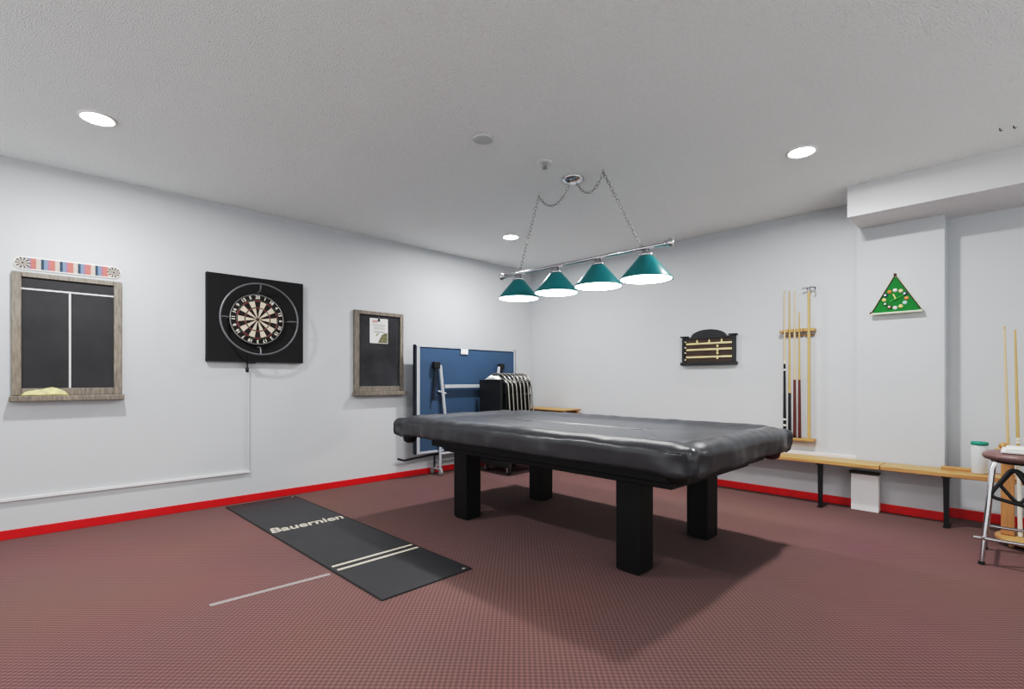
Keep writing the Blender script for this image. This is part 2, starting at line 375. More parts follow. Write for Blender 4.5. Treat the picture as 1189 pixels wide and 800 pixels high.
# cover
def cover():
    n_l, n_s, n_c = 96, 56, 14
    R = 0.05
    def outline(ins):
        x0, x1, y0, y1 = TX0 + ins, TX1 - ins, TY0 + ins, TY1 - ins
        r = max(0.008, R - ins * .5) if ins < .08 else 0.01
        pts = []
        for (cx_, cy_, a0) in ((x1 - r, y0 + r, -pi / 2), (x1 - r, y1 - r, 0), (x0 + r, y1 - r, pi / 2), (x0 + r, y0 + r, pi)):
            arc = [(cx_ + r * cos(a0 + pi / 2 * i / n_c), cy_ + r * sin(a0 + pi / 2 * i / n_c), cos(a0 + pi / 2 * i / n_c), sin(a0 + pi / 2 * i / n_c)) for i in range(n_c + 1)]
            if pts:
                p, q = pts[-1], arc[0]; k = n_s if a0 in (0, pi) else n_l
                for i in range(1, k): f = i / k; pts.append((p[0] + (q[0] - p[0]) * f, p[1] + (q[1] - p[1]) * f, q[2], q[3]))
            pts += arc
        p, q = pts[-1], pts[0]
        for i in range(1, n_l): f = i / n_l; pts.append((p[0] + (q[0] - p[0]) * f, p[1] + (q[1] - p[1]) * f, 0, -1))
        return pts
    prof = [(0.74, .812), (0.66, .812), (0.58, .812), (0.50, .812), (0.42, .812), (0.36, .812), (0.30, .812), (0.25, .8125), (0.20, .815), (0.165, .826), (0.135, .836), (0.11, .842), (0.085, .843), (0.06, .838), (0.038, .829), (0.02, .818), (0.008, .805),
            (0.002, .793), (-.001, .780), (-.002, .768), (0.0, .755), (0.0, .735), (0.002, .715), (0.004, .695), (0.008, .678)]
    V = []; F = []; npt = None
    corners = [(TX1, TY0), (TX1, TY1), (TX0, TY1), (TX0, TY0)]
    for j, (ins, z) in enumerate(prof):
        o = outline(ins); npt = len(o)
        for i, (x, y, nx, ny) in enumerate(o):
            down = max(0.0, (0.83 - z) / 0.15)
            q = Vector((x * 3.1, y * 3.1, z * 2.0))
            s = x * (abs(ny)) + y * abs(nx)
            w = noise.noise(Vector((x * 5.5, y * 5.5, 0.3))) + 0.8 * noise.noise(Vector((x * 12, y * 12, 2.0 + z * 4)))
            dc = min(hypot(x - c[0], y - c[1]) for c in corners)
            d = 0.0
            if down > 0:
                d = 0.017 * w * min(1, down * 1.2) + 0.007 * min(1, down) * sin(7 * s + 3 * z * 6 + 4 * noise.noise(q))
                d += 0.010 * math.exp(-(dc / 0.03) ** 2) * min(1, down * 1.3) - 0.026 * math.exp(-((dc - 0.10) / 0.05) ** 2) * sin(pi * min(1, max(0, down)) * .8)
                d = max(d, -0.032)
            dz = 0.0
            if ins > 0.004:
                dz = (0.003 * noise.noise(Vector((x * 4, y * 4, 5))) + 0.001 * noise.noise(Vector((x * 14, y * 14, 8)))) * max(0.0, min(1.0, (0.6 - ins) / 0.3))
                if ins < 0.2: dz += 0.006 * noise.noise(Vector((x * 9, y * 9, 1))) - 0.016 * math.exp(-((dc - 0.12) / 0.06) ** 2)
            elif j >= len(prof) - 2: dz = 0.010 * noise.noise(Vector((x * 3, y * 3, 9))) + 0.004 * w
            V.append((x + nx * d, y + ny * d, z + dz))
    for j in range(len(prof) - 1):
        for i in range(npt):
            k = (i + 1) % npt; F.append((j * npt + i, (j + 1) * npt + i, (j + 1) * npt + k, j * npt + k))
    mb = MB(); mb.add(V, F, 0, True)
    mb.add([V[i] for i in range(npt)], [tuple(range(npt))], 0, True)
    return mb
cv = cover().build('table_cover', 'cover', origin=(2.62, -2.33, .68))
so = cv.modifiers.new('thick', 'SOLIDIFY'); so.thickness = 0.002; so.offset = 0
tag(cv, 'dark grey vinyl cover with creased corners draped over the pool table', 'table cover')

# ------------------------------------------------------------------ dart mat and floor tape
ang = radians(1.06)
MM = frame((-sin(ang), cos(ang), 0), (-cos(ang), -sin(ang), 0), (0, 0, 1), (1.455, -3.835, 0))   # u across, v towards the wall
t = thing('dart_mat', 'long black rubber dart throwing mat on the carpet', 'dart mat', (1.455, -3.835, 0))
MB(MM).prism(rounded([(-.313, -1.36), (.313, -1.36), (.313, 1.36), (-.313, 1.36)], .012, 3), 0.0005, 0.006).build('mat_sheet', 'mat', t)
mb = MB(MM)
for a, b in (((-.313, -1.36), (-.305, 1.36)), ((.305, -1.36), (.313, 1.36)), ((-.305, -1.36), (.305, -1.352)), ((-.305, 1.352), (.305, 1.36))): mb.box((a[0], a[1], .0055), (b[0], b[1], .0068))
mb.build('edge_binding', 'matedge', t)
for v in (-.725, -.80): MB(MM).box((-.285, v - .012, .0058), (.30, v + .012, .0072)).build('throw_line', 'cream', t)
text_mb('Bauernien', .18, MM @ Matrix.Translation((-.01, .30, .0066)), shear=0.25, width=.585, bold=.003).build('lettering', 'cream', t)
for u, v in ((.275, -1.325), (.275, 1.325)): MB(MM).lathe([(0, .0075), (.012, .0075), (.013, .006)], (u, v, 0), 14).build('corner_mark', 'tape', t)
tag(MB().prism([(2.228, -4.785), (2.260, -4.785), (2.290, -4.16), (2.258, -4.16)], 0.0004, 0.002).build('floor_tape', 'tape', origin=(2.26, -4.47, 0)),
    'strip of grey tape on the carpet running off the dart mat', 'floor tape')

# ------------------------------------------------------------------ left wall: chalk scoreboard, strip chart, cloth
t = thing('score_chalkboard', 'large grey-wood framed chalkboard divided by white lines below the striped chart', 'chalkboard', (0, -5.232, 1.01))
u0, u1, v0, v1 = -5.55, -4.912, 1.05, 1.967
fr = MB(WA)
fr.box((u0, v0, 0), (u0 + .052, v1, .032)); fr.box((u1 - .052, v0, 0), (u1, v1, .032)); fr.box((u0 + .052, v1 - .036, 0), (u1 - .052, v1, .032)); fr.box((u0 + .052, v0, 0), (u1 - .052, v0 + .055, .032))
fr.build('frame', 'greywood', t, bevel=.004)
MB(WA).box((u0 + .05, v0 + .05, .002), (u1 - .05, v1 - .03, .016)).build('slate_panel', 'slate', t)
MB(WA).box((u0 + .052, 1.840, .016), (u1 - .052, 1.851, .0175)).build('score_line', 'chalk', t)
MB(WA).box((-5.236, v0 + .056, .016), (-5.224, 1.838, .0175)).build('score_line', 'chalk', t)
MB(WA).box((u0 - .012, 1.008, 0), (u1 + .012, 1.05, .088)).build('chalk_tray', 'greywood', t, bevel=.005)
# yellow cloth on the tray
def cloth_lump(c, lx, ly, h, seed, mat, name, parent=None):
    V = []; F = []; nx, ny = 22, 12
    for i in range(nx + 1):
        for j in range(ny + 1):
            a, b = i / nx * 2 - 1, j / ny * 2 - 1
            fall = max(0, 1 - a * a) ** .5 * max(0, 1 - b * b) ** .4
            zz = h * fall * (0.62 + 0.5 * noise.noise(Vector((a * 1.9 + seed, b * 1.6, seed)))) + .006 * noise.noise(Vector((a * 6, b * 6, seed)))
            V.append((c[0] + a * lx * (1 + .12 * noise.noise(Vector((b * 2, seed, 0)))), c[1] + b * ly * (1 + .15 * noise.noise(Vector((a * 3, seed, 3)))), c[2] + max(0.001, zz)))
    for i in range(nx):
        for j in range(ny): q = i * (ny + 1) + j; F.append((q, q + ny + 1, q + ny + 2, q + 1))
    mb = MB(); mb.add(V, F, 0, True)
    o = mb.build(name, mat, parent, origin=c if parent is None else None)
    s = o.modifiers.new('s', 'SOLIDIFY'); s.thickness = .003; s.offset = 1
    return o
tag(cloth_lump((.062, -5.37, 1.051), .018, .122, .060, 2.3, 'yellow', 'dust_cloth'), 'crumpled pale yellow cloth on the chalkboard tray', 'cloth')
# strip chart
cu0, cu1, cv0, cv1 = -5.54, -4.914, 1.992, 2.088
t = thing('dart_checkout_chart', 'narrow striped dart chart with rounded ends above the framed score chalkboard', 'chart', (0, -5.227, 2.04))
rr = (cv1 - cv0) / 2; vm = (cv0 + cv1) / 2
def tilt(u): return (u + 5.227) * .012
pl = [(cu1 - rr + rr * cos(a), vm + rr * sin(a)) for a in [-pi / 2 + pi * k / 16 for k in range(17)]] + [(cu0 + rr + rr * cos(a), vm + rr * sin(a)) for a in [pi / 2 + pi * k / 16 for k in range(17)]]
MB(WA).prism([(p[0], p[1] + tilt(p[0])) for p in pl], 0.001, .008).build('chart_board', 'paper', t)
mb = MB(WA)
seqs = [('sblue', .028), ('smauve', .008), ('sred', .022), ('scream', .022), ('snavy', .016), ('sblue', .018), ('smauve', .010), ('sred', .022), ('scream', .016)]
seqs = [('sblue', .024), ('smauve', .008), ('sred', .026), ('scream', .024)] + [('snavy', .016), ('sblue', .020), ('smauve', .009), ('sred', .030), ('scream', .024)] * 4
keys = ['sblue', 'smauve', 'sred', 'scream', 'snavy']
tot = sum(w for _, w in seqs); a = cu0 + rr + .012; span = (cu1 - rr - .012) - a
for k_, w in seqs:
    w2 = w / tot * span; mb.plate([(a, cv0 + .008 + tilt(a)), (a + w2, cv0 + .008 + tilt(a)), (a + w2, cv1 - .008 + tilt(a)), (a, cv1 - .008 + tilt(a))], .0088, keys.index(k_)); a += w2
mb.build('printed_stripes', keys, t)
for uc in (cu0 + rr, cu1 - rr):
    mb = MB(WA); r0 = rr - .006
    for k in range(20):
        a0, a1 = 2 * pi * (k - .5) / 20, 2 * pi * (k + .5) / 20
        mb.plate([(uc + .006 * cos(a0), vm + tilt(uc) + .006 * sin(a0)), (uc + r0 * cos(a0), vm + tilt(uc) + r0 * sin(a0)), (uc + r0 * cos(a1), vm + tilt(uc) + r0 * sin(a1)), (uc + .006 * cos(a1), vm + tilt(uc) + .006 * sin(a1))], .0089, k % 2)
    mb.plate(circle(uc, vm + tilt(uc), .007, 14), .0092, 0)
    mb.build('printed_target', ['dgrey', 'scream'], t)

# ------------------------------------------------------------------ dartboard group
bu, bv = -3.893, 1.744
t = thing('dartboard_backboard', 'square black foam panel on the wall behind the dartboard', 'wall panel', (0, -3.88, 1.33))
MB(WA).box((-4.312, 1.336, .001), (-3.45, 2.147, .045)).build('foam_panel', 'foam', t, bevel=.005)
mb = MB(WA)
for a, b in (((-4.312, 1.336), (-4.304, 2.147)), ((-3.458, 1.336), (-3.45, 2.147)), ((-4.304, 2.139), (-3.458, 2.147)), ((-4.304, 1.336), (-3.458, 1.344))): mb.box((a[0], a[1], .03), (b[0], b[1], .0465))
mb.build('edge_strip', 'blackplastic', t)
S = 1.04
t = thing('dartboard', 'round sisal dartboard with cream and black wedges on the black panel', 'dartboard', (.045, bu, bv))
DB = frame((0, 1, 0), (0, 0, 1), (1, 0, 0), (.046, bu, bv))
MB(DB).lathe([(0, 0), (.2255 * S, 0), (.2255 * S, .034), (.222 * S, .037), (0, .037)], seg=64).build('board_body', 'sisal_black', t)
MB(DB).tube([(.226 * S * cos(q), .226 * S * sin(q), .030) for q in [2 * pi * j / 64 for j in range(64)]], .0065, 8, closed=True).build('rim_band', 'wire', t)
mb = MB(DB)
rad = [.016, .102, .112, .167, .178]
for k in range(20):
    dk = k % 2 == 0
    for j in range(4):
        if j in (1, 3): mi = 2 if dk else 3
        else: mi = 1 if dk else 0
        a0 = pi / 2 - 2 * pi * (k - .5) / 20; n = 3
        for i in range(n):
            p, q = a0 - 2 * pi / 20 * i / n, a0 - 2 * pi / 20 * (i + 1) / n
            r0, r1 = rad[j] * S, rad[j + 1] * S
            mb.plate([(r0 * cos(q), r0 * sin(q)), (r1 * cos(q), r1 * sin(q)), (r1 * cos(p), r1 * sin(p)), (r0 * cos(p), r0 * sin(p))], .0378, mi)
mb.plate(circle(0, 0, .016 * S, 24), .0379, 3); mb.plate(circle(0, 0, .0065 * S, 16), .0381, 2)
mb.build('scoring_face', ['sisal_cream', 'sisal_black', 'sisal_red', 'sisal_green'], t)
mb = MB(DB)
for r in (.016, .102, .112, .167, .178): mb.tube([(r * S * cos(q), r * S * sin(q), .0385) for q in [2 * pi * j / 48 for j in range(48)]], .0008, 4, closed=True)
for k in range(20):
    a0 = pi / 2 - 2 * pi * (k - .5) / 20; mb.tube([(.016 * S * cos(a0), .016 * S * sin(a0), .0385), (.178 * S * cos(a0), .178 * S * sin(a0), .0385)], .0008, 4)
mb.build('wire_spider', 'wire', t)
for k, v in enumerate((20, 1, 18, 4, 13, 6, 10, 15, 2, 17, 3, 19, 7, 16, 8, 11, 14, 9, 12, 5)):
    text_mb(str(v), .042, DB @ Matrix.Rotation(-2 * pi * k / 20, 4, 'Z') @ Matrix.Translation((0, .2015 * S, .039)), bold=.0014).build('segment_number', 'ivory', t)
t = thing('dartboard_light_ring', 'grey metal light ring on arms around the dartboard', 'light ring', (.046, bu, bv))
RG = frame((0, 1, 0), (0, 0, 1), (1, 0, 0), (.045, bu + .006, bv - .003))
MB(RG).tube([(.342 * cos(q), .334 * sin(q), .110) for q in [2 * pi * j / 80 for j in range(80)]], .009, 8, closed=True).build('ring', 'ringgrey', t)
for q in (0, pi / 2, pi, 3 * pi / 2):
    c_, s_ = cos(q), sin(q)
    mb = MB(RG @ Matrix.Rotation(q, 4, 'Z'))
    mb.tube([(.338, 0, .108), (.288, 0, .104), (.270, 0, .092), (.264, 0, .06), (.262, 0, .002)], .0075, 8)
    mb.build('arm', 'ringgrey', t)
t = thing('power_lead', 'thin black lead with a small plug hanging under the dartboard panel', 'cable', (.03, -3.97, 1.275))
MB().tube([(.10, -3.99, 1.42), (.075, -3.985, 1.36), (.055, -3.975, 1.32), (.035, -3.97, 1.30), (.03, -3.97, 1.285)], .005, 8).build('lead', 'blackplastic', t)
MB().tube([(.03, -3.97, 1.287), (.03, -3.97, 1.283), (.03, -3.97, 1.245), (.03, -3.97, 1.24)], [.009, .014, .014, .009], 12).build('plug', 'blackplastic', t)
MB().box((.048, -3.985, 1.322), (.10, -3.915, 1.335)).build('lead_clip', 'blackplastic', t, bevel=.003)
t = thing('cable_conduit', 'white cable trunking running down and along the left wall', 'conduit', (0, -3.954, .292))
MB(WA).box((-3.961, .302, .001), (-3.947, 1.24, .018)).build('upright_run', 'wall', t, bevel=.002)
MB(WA).box((-6.6, .281, .001), (-3.944, .302, .024)).build('level_run', 'white', t, bevel=.002)

# ------------------------------------------------------------------ second chalkboard
t = thing('notice_chalkboard', 'smaller grey-wood framed dusty chalkboard holding a paper notice', 'chalkboard', (0, -2.57, .99))
u0, u1, v0, v1 = -2.882, -2.257, 1.035, 1.948
fr = MB(WA); fr.box((u0, v0, 0), (u0 + .06, v1, .034)); fr.box((u1 - .048, v0, 0), (u1, v1, .034)); fr.box((u0 + .06, v1 - .042, 0), (u1 - .048, v1, .034)); fr.box((u0 + .06, v0, 0), (u1 - .048, v0 + .06, .034))
fr.build('frame', 'greywood', t, bevel=.004)
MB(WA).box((u0 + .05, v0 + .05, .002), (u1 - .04, v1 - .03, .015)).build('slate_panel', 'dusty', t)
MB(WA).box((u0 - .01, .99, 0), (u1 + .012, 1.035, .088)).build('chalk_tray', 'greywood', t, bevel=.005)
t = thing('notice_paper', 'white paper notice with an olive picture pinned on the dusty chalkboard', 'notice', (.016, -2.57, 1.73))
u0, u1, v0, v1 = -2.688, -2.460, 1.588, 1.872
MB(WA).box((u0, v0, .0155), (u1, v1, .0165)).build('sheet', 'paper', t)
mb = MB(WA)
for k, (a, b, v) in enumerate(((.03, .20, 1.80), (.04, .19, 1.785), (.045, .185, 1.765), (.045, .19, 1.75), (.05, .19, 1.722), (.055, .19, 1.714))): mb.rect(u0 + a, v - .003, u0 + b, v + .003, .0169)
mb.build('printed_lines', 'ink', t)
MB(WA).rect(u0 + .03, 1.822, u0 + .095, 1.85, .0169).build('printed_heading', 'inkred', t)
mb = MB(WA); mb.plate([(u1 - .005, 1.593), (u1 - .005, 1.71), (u1 - .03, 1.712), (u1 - .08, 1.685), (u1 - .105, 1.64), (u1 - .13, 1.593)], .0169)
mb.plate(rounded([(u0 + .08, 1.665), (u0 + .115, 1.70), (u0 + .105, 1.71), (u0 + .07, 1.675)], .008), .0170); mb.build('printed_picture', 'olive', t)
t = thing('binder_clip', 'black clip at the top of the paper notice', 'clip', (.017, -2.575, 1.855))
MB(WA).prism([(-2.59, 1.838), (-2.562, 1.838), (-2.567, 1.872), (-2.585, 1.872)], .017, .026).build('clip_body', 'blackplastic', t, bevel=.002)
MB(WA).tube([(-2.583, 1.870, .022), (-2.584, 1.888, .022), (-2.576, 1.894, .022), (-2.568, 1.888, .022), (-2.569, 1.870, .022)], .0018, 6).build('clip_handle', 'steel', t)

# ------------------------------------------------------------------ folded table tennis table
XP = .20
t = thing('ping_pong_table', 'blue table tennis table folded upright against the left wall', 'table tennis table', (.15, -1.362, 0))
y0, y1, z0, z1 = -2.181, -.548, .283, 1.577
TA = frame((0, 1, 0), (0, 0, 1), (1, 0, 0))
MB(TA).box((y0 + .005, z0 + .005, XP - .03), (y1 - .005, z1 - .005, XP - .012)).build('playing_board', 'ttblue', t)
mb = MB(TA)
mb.box((y0, z0, XP - .034), (y0 + .042, z1, XP)); mb.box((y1 - .025, z0, XP - .034), (y1, z1, XP)); mb.box((y0 + .042, z1 - .016, XP - .034), (y1 - .025, z1, XP)); mb.box((y0 + .042, z0, XP - .034), (y1 - .025, z0 + .028, XP))
mb.build('frame', 'ttframe', t, bevel=.003)
for a, b in ((y0 - .022, y0 - .002), (y1 + .002, y1 + .016)): MB(TA).box((a, z0, XP - .055), (b, z1 + .01, XP - .006)).build('edge_guard', 'ttdark', t, bevel=.004)
MB(TA).box((-1.525, 1.495, XP), (-1.41, 1.562, XP + .006)).build('maker_plate', 'white', t, bevel=.002)
XL = .238
for yt, yb, s in ((-1.873, -1.785, 1), (-.90, -.99, -1)):
    l = MB().tube([(XL, yt, 1.345), (XL, yb, .60)], .021, 10).build('leg', 'ttframe', t)
    MB().box((.202, yt - .05 * s - .045, 1.305), (.262, yt - .05 * s + .035, 1.385)).build('hinge', 'blackplastic', l, bevel=.006)
    MB().tube([(.225, yt - .05 * s, 1.33), (.225, yt - .09 * s, .92)], .016, 8).build('gas_strut', 'ttdark', l)
MB().box((.222, -1.81, 1.065), (.252, -.97, 1.108)).build('cross_brace', 'ttframe', t, bevel=.004)
MB().tube([(.23, -1.90, 1.03), (.23, -1.78, 1.00)], .012, 8).build('latch', 'ttframe', t)
for yb in (-1.86, -.87):
    mb = MB(); mb.tube([(.222, yb, .42), (.222, yb, .075)], .018, 8); mb.tube([(.04, yb, .075), (.25, yb, .075)], .018, 8)
    b = mb.build('base_foot', 'ttframe', t)
    for xw in (.055, .235):
        MB(frame((1, 0, 0), (0, 0, 1), (0, -1, 0), (xw, yb, .036))).lathe([(0, -.014), (.028, -.014), (.036, -.009), (.036, .009), (.028, .014), (0, .014)], seg=20).build('wheel', 'greydisc', b)
        MB().tube([(xw, yb, .075), (xw, yb, .05)], .012, 8).build('caster_fork', 'chrome', b)
MB().tube([(.222, -1.86, .262), (.222, -.87, .262)], .016, 8).build('lower_bar', 'ttframe', t)
MB().tube([(.1, -2.377, .244), (.1, -2.296, .216), (.1, -2.117, .228), (.1, -1.892, .243), (.1, -.60, .25)], .012, 8).build('net_bar', 'ttdark', t)
for yb, zz in ((-1.86, .243), (-.87, .248)): MB().tube([(.1, yb, zz), (.1, yb, .075)], .012, 8).build('net_bar_support', 'ttdark', t)

# ------------------------------------------------------------------ chair trolley with folding chairs
DX0, DX1, DY0, DY1 = .31, .86, -1.31, -.70
t = thing('chair_trolley', 'low black chair trolley on casters with a tall black end panel', 'trolley', (.58, -1.0, 0))
MB().box((DX0, DY0 + .01, .135), (DX1, DY1, .17)).build('deck', 'blackmetal', t, bevel=.005)
MB().box((DX0, DY0, .17), (.718, DY0 + .035, 1.168)).build('end_panel', 'vinyl', t, bevel=.008)
MB().box((DX0 - .01, DY0 - .01, .10), (DX1 + .01, DY0 + .02, .16)).build('bumper', 'blackplastic', t, bevel=.006)
for x, y in ((DX0 + .07, DY0 + .06), (DX1 - .07, DY0 + .06), (DX0 + .07, DY1 - .06), (DX1 - .07, DY1 - .06)):
    c = MB(frame((1, 0, 0), (0, 0, 1), (0, -1, 0), (x, y, .042))).lathe([(0, -.013), (.03, -.013), (.042, -.008), (.042, .008), (.03, .013), (0, .013)], seg=20).build('caster_wheel', 'blackplastic', t)
    mb = MB()
    for s in (-1, 1): mb.box((x - .014, y + s * .022 - .003, .03), (x + .014, y + s * .022 + .003, .115))
    mb.box((x - .02, y - .025, .112), (x + .02, y + .025, .135)); mb.build('caster_fork', 'chrome', c)
yc0 = -1.235
def arch(x0, x1, zb, zt, r, y, lean=0.0):
    p = [(x0, y, zb)]
    p += [(x0 + r - r * cos(a), y, zt - r + r * sin(a)) for a in [pi / 2 * k / 8 for k in range(9)]]
    p += [(x1 - r + r * sin(a), y, zt - r + r * cos(a)) for a in [pi / 2 * k / 8 for k in range(9)]]
    p.append((x1 + lean, y, zb)); return p
ch0 = thing('folding_chair', 'x', 'chair', (.58, yc0, .17), 'folded chairs on the trolley')
MB().tube(arch(.34, .775, .183, 1.245, .19, yc0, .075), .0105, 8).build('front_frame', 'chairtube', ch0)
MB().tube(arch(.37, .745, .181, 1.19, .17, yc0 + .030, .075), .0095, 8).build('rear_frame', 'chairtube', ch0)
MB().prism(rounded([(.38, yc0), (.74, yc0), (.74, yc0 + .018), (.38, yc0 + .018)], .003, 2), .52, .985).build('seat', 'vinyl', ch0, bevel=.005)
MB().prism(rounded([(.40, yc0 - .008), (.735, yc0 - .008), (.735, yc0 + .006), (.40, yc0 + .006)], .003, 2), .99, 1.13).build('backrest', 'vinyl', ch0, bevel=.005)
lbl = ['folded chair nearest the black end panel of the trolley', 'second folded chair behind the black end panel', 'third folded chair behind the black end panel',
       'middle folded chair in the row on the trolley', 'third folded chair from the far end of the trolley', 'second folded chair from the far end of the trolley', 'folded chair at the far end of the trolley row']
for k in range(7):
    c = ch0 if k == 0 else copy_tree(ch0, None, (.58 - .003 * k, yc0 + .072 * k, .17))
    c['label'] = lbl[k]
tag(cloth_lump((.55, -1.285, 1.169), .12, .03, .07, 5.1, 'paper', 'white_rag'), 'crumpled white rag on top of the black trolley panel', 'rag')

# small wooden table behind the pool table
t = thing('side_table', 'low wooden side table against the back wall behind the pool table', 'table', (.5, -.23, 0))
MB().box((.13, -.42, .752), (.97, -.04, .772)).build('table_top', 'pine', t, bevel=.004)
for x in (.17, .91):
    for y in (-.39, -.11): MB().box((x, y, 0), (x + .04, y + .04, .752)).build('leg', 'pinev', t, bevel=.003)
mb = MB(); mb.box((.21, -.38, .66), (.91, -.36, .752)); mb.box((.21, -.10, .66), (.91, -.08, .752)); mb.build('apron', 'pine', t)

# ------------------------------------------------------------------ back wall: snooker scoreboard
B0 = WB()
t = thing('snooker_scoreboard', 'black arched snooker scoreboard with three brass rails on the back wall', 'scoreboard', (2.73, 0, 1.335))
arc = [(2.728 + .20 * sin(a), 1.648 + .085 * cos(a)) for a in [-pi / 2 + pi * k / 16 for k in range(17)]]
MB(B0).prism([(2.43, 1.36), (3.03, 1.36), (3.03, 1.655), (2.97, 1.648)] + arc[::-1] + [(2.49, 1.648), (2.43, 1.655)], 0, .022).build('back_board', 'ebony', t)
mb = MB(B0)
mb.box((2.412, 1.334, 0), (3.049, 1.366, .05)); mb.box((2.43, 1.366, 0), (2.462, 1.645, .042)); mb.box((3.0, 1.366, 0), (3.032, 1.645, .042))
mb.box((2.412, 1.652, 0), (2.50, 1.668, .048)); mb.box((2.962, 1.652, 0), (3.049, 1.668, .048)); mb.box((2.462, 1.625, .02), (3.0, 1.648, .034))
mb.build('moulding', 'ebony', t, bevel=.003)
mb = MB(B0)
for a, b in ((1.37, 1.415), (1.43, 1.50), (1.515, 1.565), (1.59, 1.625)): mb.box((2.466, a, .022), (2.998, b, .027))
mb.build('inset_panel', 'brown', t)
for z in (1.424, 1.508, 1.575): MB(B0).box((2.478, z - .0105, .027), (2.998, z + .0105, .036)).build('score_rail', 'brass', t, bevel=.002)
for x in (2.608, 2.747, 2.886): MB(B0).prism([(x - .008, 1.583), (x + .008, 1.583), (x + .010, 1.60), (x, 1.625), (x - .010, 1.60)], .028, .034).build('pointer', 'brass', t)
for z in (1.54, 1.462): MB(B0).box((2.832, z - .012, .036), (2.855, z + .014, .042)).build('slider', 'brass', t, bevel=.002)
for z in (1.41, 1.495): MB(B0).box((2.832, z - .013, .036), (2.855, z + .010, .042)).build('slider', 'brass', t, bevel=.002)
for z in (1.60, 1.535, 1.475, 1.395): MB(B0).sphere((2.472, z, .04), .010, 10, 6).build('peg', 'ivory', t)

# wall cue rack
t = thing('wall_cue_rack', 'pine wall cue rack of two notched bars holding cues', 'cue rack', (3.63, 0, .58))
mb = MB(B0)
def notched(z0, z1, d):
    xs = [3.525, 3.572, 3.618, 3.662, 3.70, 3.742]; pts = [(3.478, 0), (3.79, 0)]
    pts = [(3.478, -.002), (3.79, -.002), (3.79, -d + .012), (3.778, -d)]
    for x in reversed(xs): pts += [(x + .011, -d), (x + .009, -d + .022), (x - .009, -d + .022), (x - .011, -d)]
    pts += [(3.49, -d), (3.478, -d + .012)]
    return MB().prism(pts, z0, z1)
notched(1.638, 1.662, .075).build('holder_bar', 'oak', t)
MB().prism(rounded([(3.478, -.10), (3.79, -.10), (3.79, -.002), (3.478, -.002)], .01, 3), .575, .600).build('base_bar', 'oak', t, bevel=.003)
for z in (1.60, 1.662): MB(B0).box((3.50, z, 0), (3.77, z + .012, .012)).build('back_plate', 'oak', t)

def cue(name, label, p0, p1, butt_frac, butt_mat, shaft_mat, group, rb=.0145, rt=.0062, rings=None, cat='cue', end_mat=None, tip_mat='maple2'):
    P0, P1 = Vector(p0), Vector(p1); t = thing(name, label, cat, p0, group)
    at = lambda f: tuple(P0.lerp(P1, f)); rd = lambda f: rb + (rt - rb) * f
    if end_mat: MB().tube([at(0), at(.10)], [rb, rd(.10)], 12).build('butt_sleeve', end_mat, t); s0 = .10
    else: MB().tube([at(0), at(.012)], [rb * .9, rb * 1.04], 12).build('bumper', 'blackplastic', t); s0 = .012
    if butt_frac > s0: MB().tube([at(s0), at(butt_frac)], [rd(s0), rd(butt_frac)], 12).build('butt', butt_mat, t)
    MB().tube([at(max(butt_frac, s0)), at(.985)], [rd(butt_frac), rd(.985)], 12).build('shaft', shaft_mat, t)
    MB().tube([at(.985), at(.997), at(1)], [rt, rt, rt * .7], 10).build('ferrule', tip_mat, t)
    for f in rings or []: MB().tube([at(f - .006), at(f + .006)], [rd(f) + .0006] * 2, 12).build('ring', 'ivory', t)
    return t
G = 'cues in the wall rack'
cy_ = -.063
cue('pool_cue', 'pool cue with white-ringed black butt, next to the rack end nearest the scoreboard', (3.528, cy_, .601), (3.525, cy_, 2.052), .50, 'cueblack', 'maple', G, rings=[.515, .46, .12, .08])
cue('pool_cue', 'pool cue with a short plain black butt in the wall rack', (3.573, cy_, .601), (3.571, cy_, 2.055), .30, 'cueblack', 'maple2', G)
cue('pool_cue', 'tall pool cue with a red-brown butt in the wall rack', (3.618, cy_, .601), (3.617, cy_, 2.04), .395, 'cuered', 'maple', G)
cue('pool_cue', 'short pool cue with a red-brown butt in the wall rack', (3.661, cy_, .601), (3.656, cy_, 1.833), .46, 'cuered', 'maple2', G)
t = thing('cue_bridge', 'thick wooden rest stick with a metal cross head in the wall rack', 'cue rest', (3.742, cy_, .601))
MB().tube([(3.742, cy_, .601), (3.740, cy_, 2.03)], [.0145, .0125], 12).build('stick', 'maple2', t)
mb = MB(); mb.tube([(3.740, cy_, 2.02), (3.740, cy_, 2.05)], .014, 10)
mb.tube([(3.685, cy_ - .02, 2.056), (3.71, cy_ - .005, 2.06), (3.78, cy_, 2.06), (3.80, cy_ - .01, 2.05), (3.792, cy_ - .02, 2.015)], .007, 8); mb.tube([(3.74, cy_ - .045, 2.035), (3.74, cy_, 2.06), (3.75, cy_ + .035, 2.03)], .007, 8)
mb.build('cross_head', 'steel', t)

# triangle clock on the pillar
CK = WB(PY)
cx_, cz_ = 4.409, 1.875
t = thing('triangle_clock', 'green triangular billiards clock with balls as hour marks on the pillar', 'clock', (cx_, PY, 1.87))
tri = [(4.222, 1.745), (4.606, 1.745), (4.409, 2.095)]
def tri_in(d):
    c = Vector((4.411, 1.862)); out = []
    for p in tri: q = Vector(p); out.append(tuple(q + (c - q).normalized() * d))
    return out
MB(CK).prism(rounded(tri, .022), 0, .05).build('tray', 'palewood', t, bevel=.004)
MB(CK).prism(rounded(tri_in(.022), .020), .05, .054).build('face', 'green', t)
mb = MB(CK); L_, R_, T_ = tri_in(.02)
for a, b in ((L_, T_), (T_, R_)):
    d = (Vector(b) - Vector(a)).normalized(); nrm = Vector((-d.y, d.x))
    mb.prism([tuple(Vector(a) - nrm * .004), tuple(Vector(b) - nrm * .004), tuple(Vector(b) + nrm * .004), tuple(Vector(a) + nrm * .004)], .05, .060)
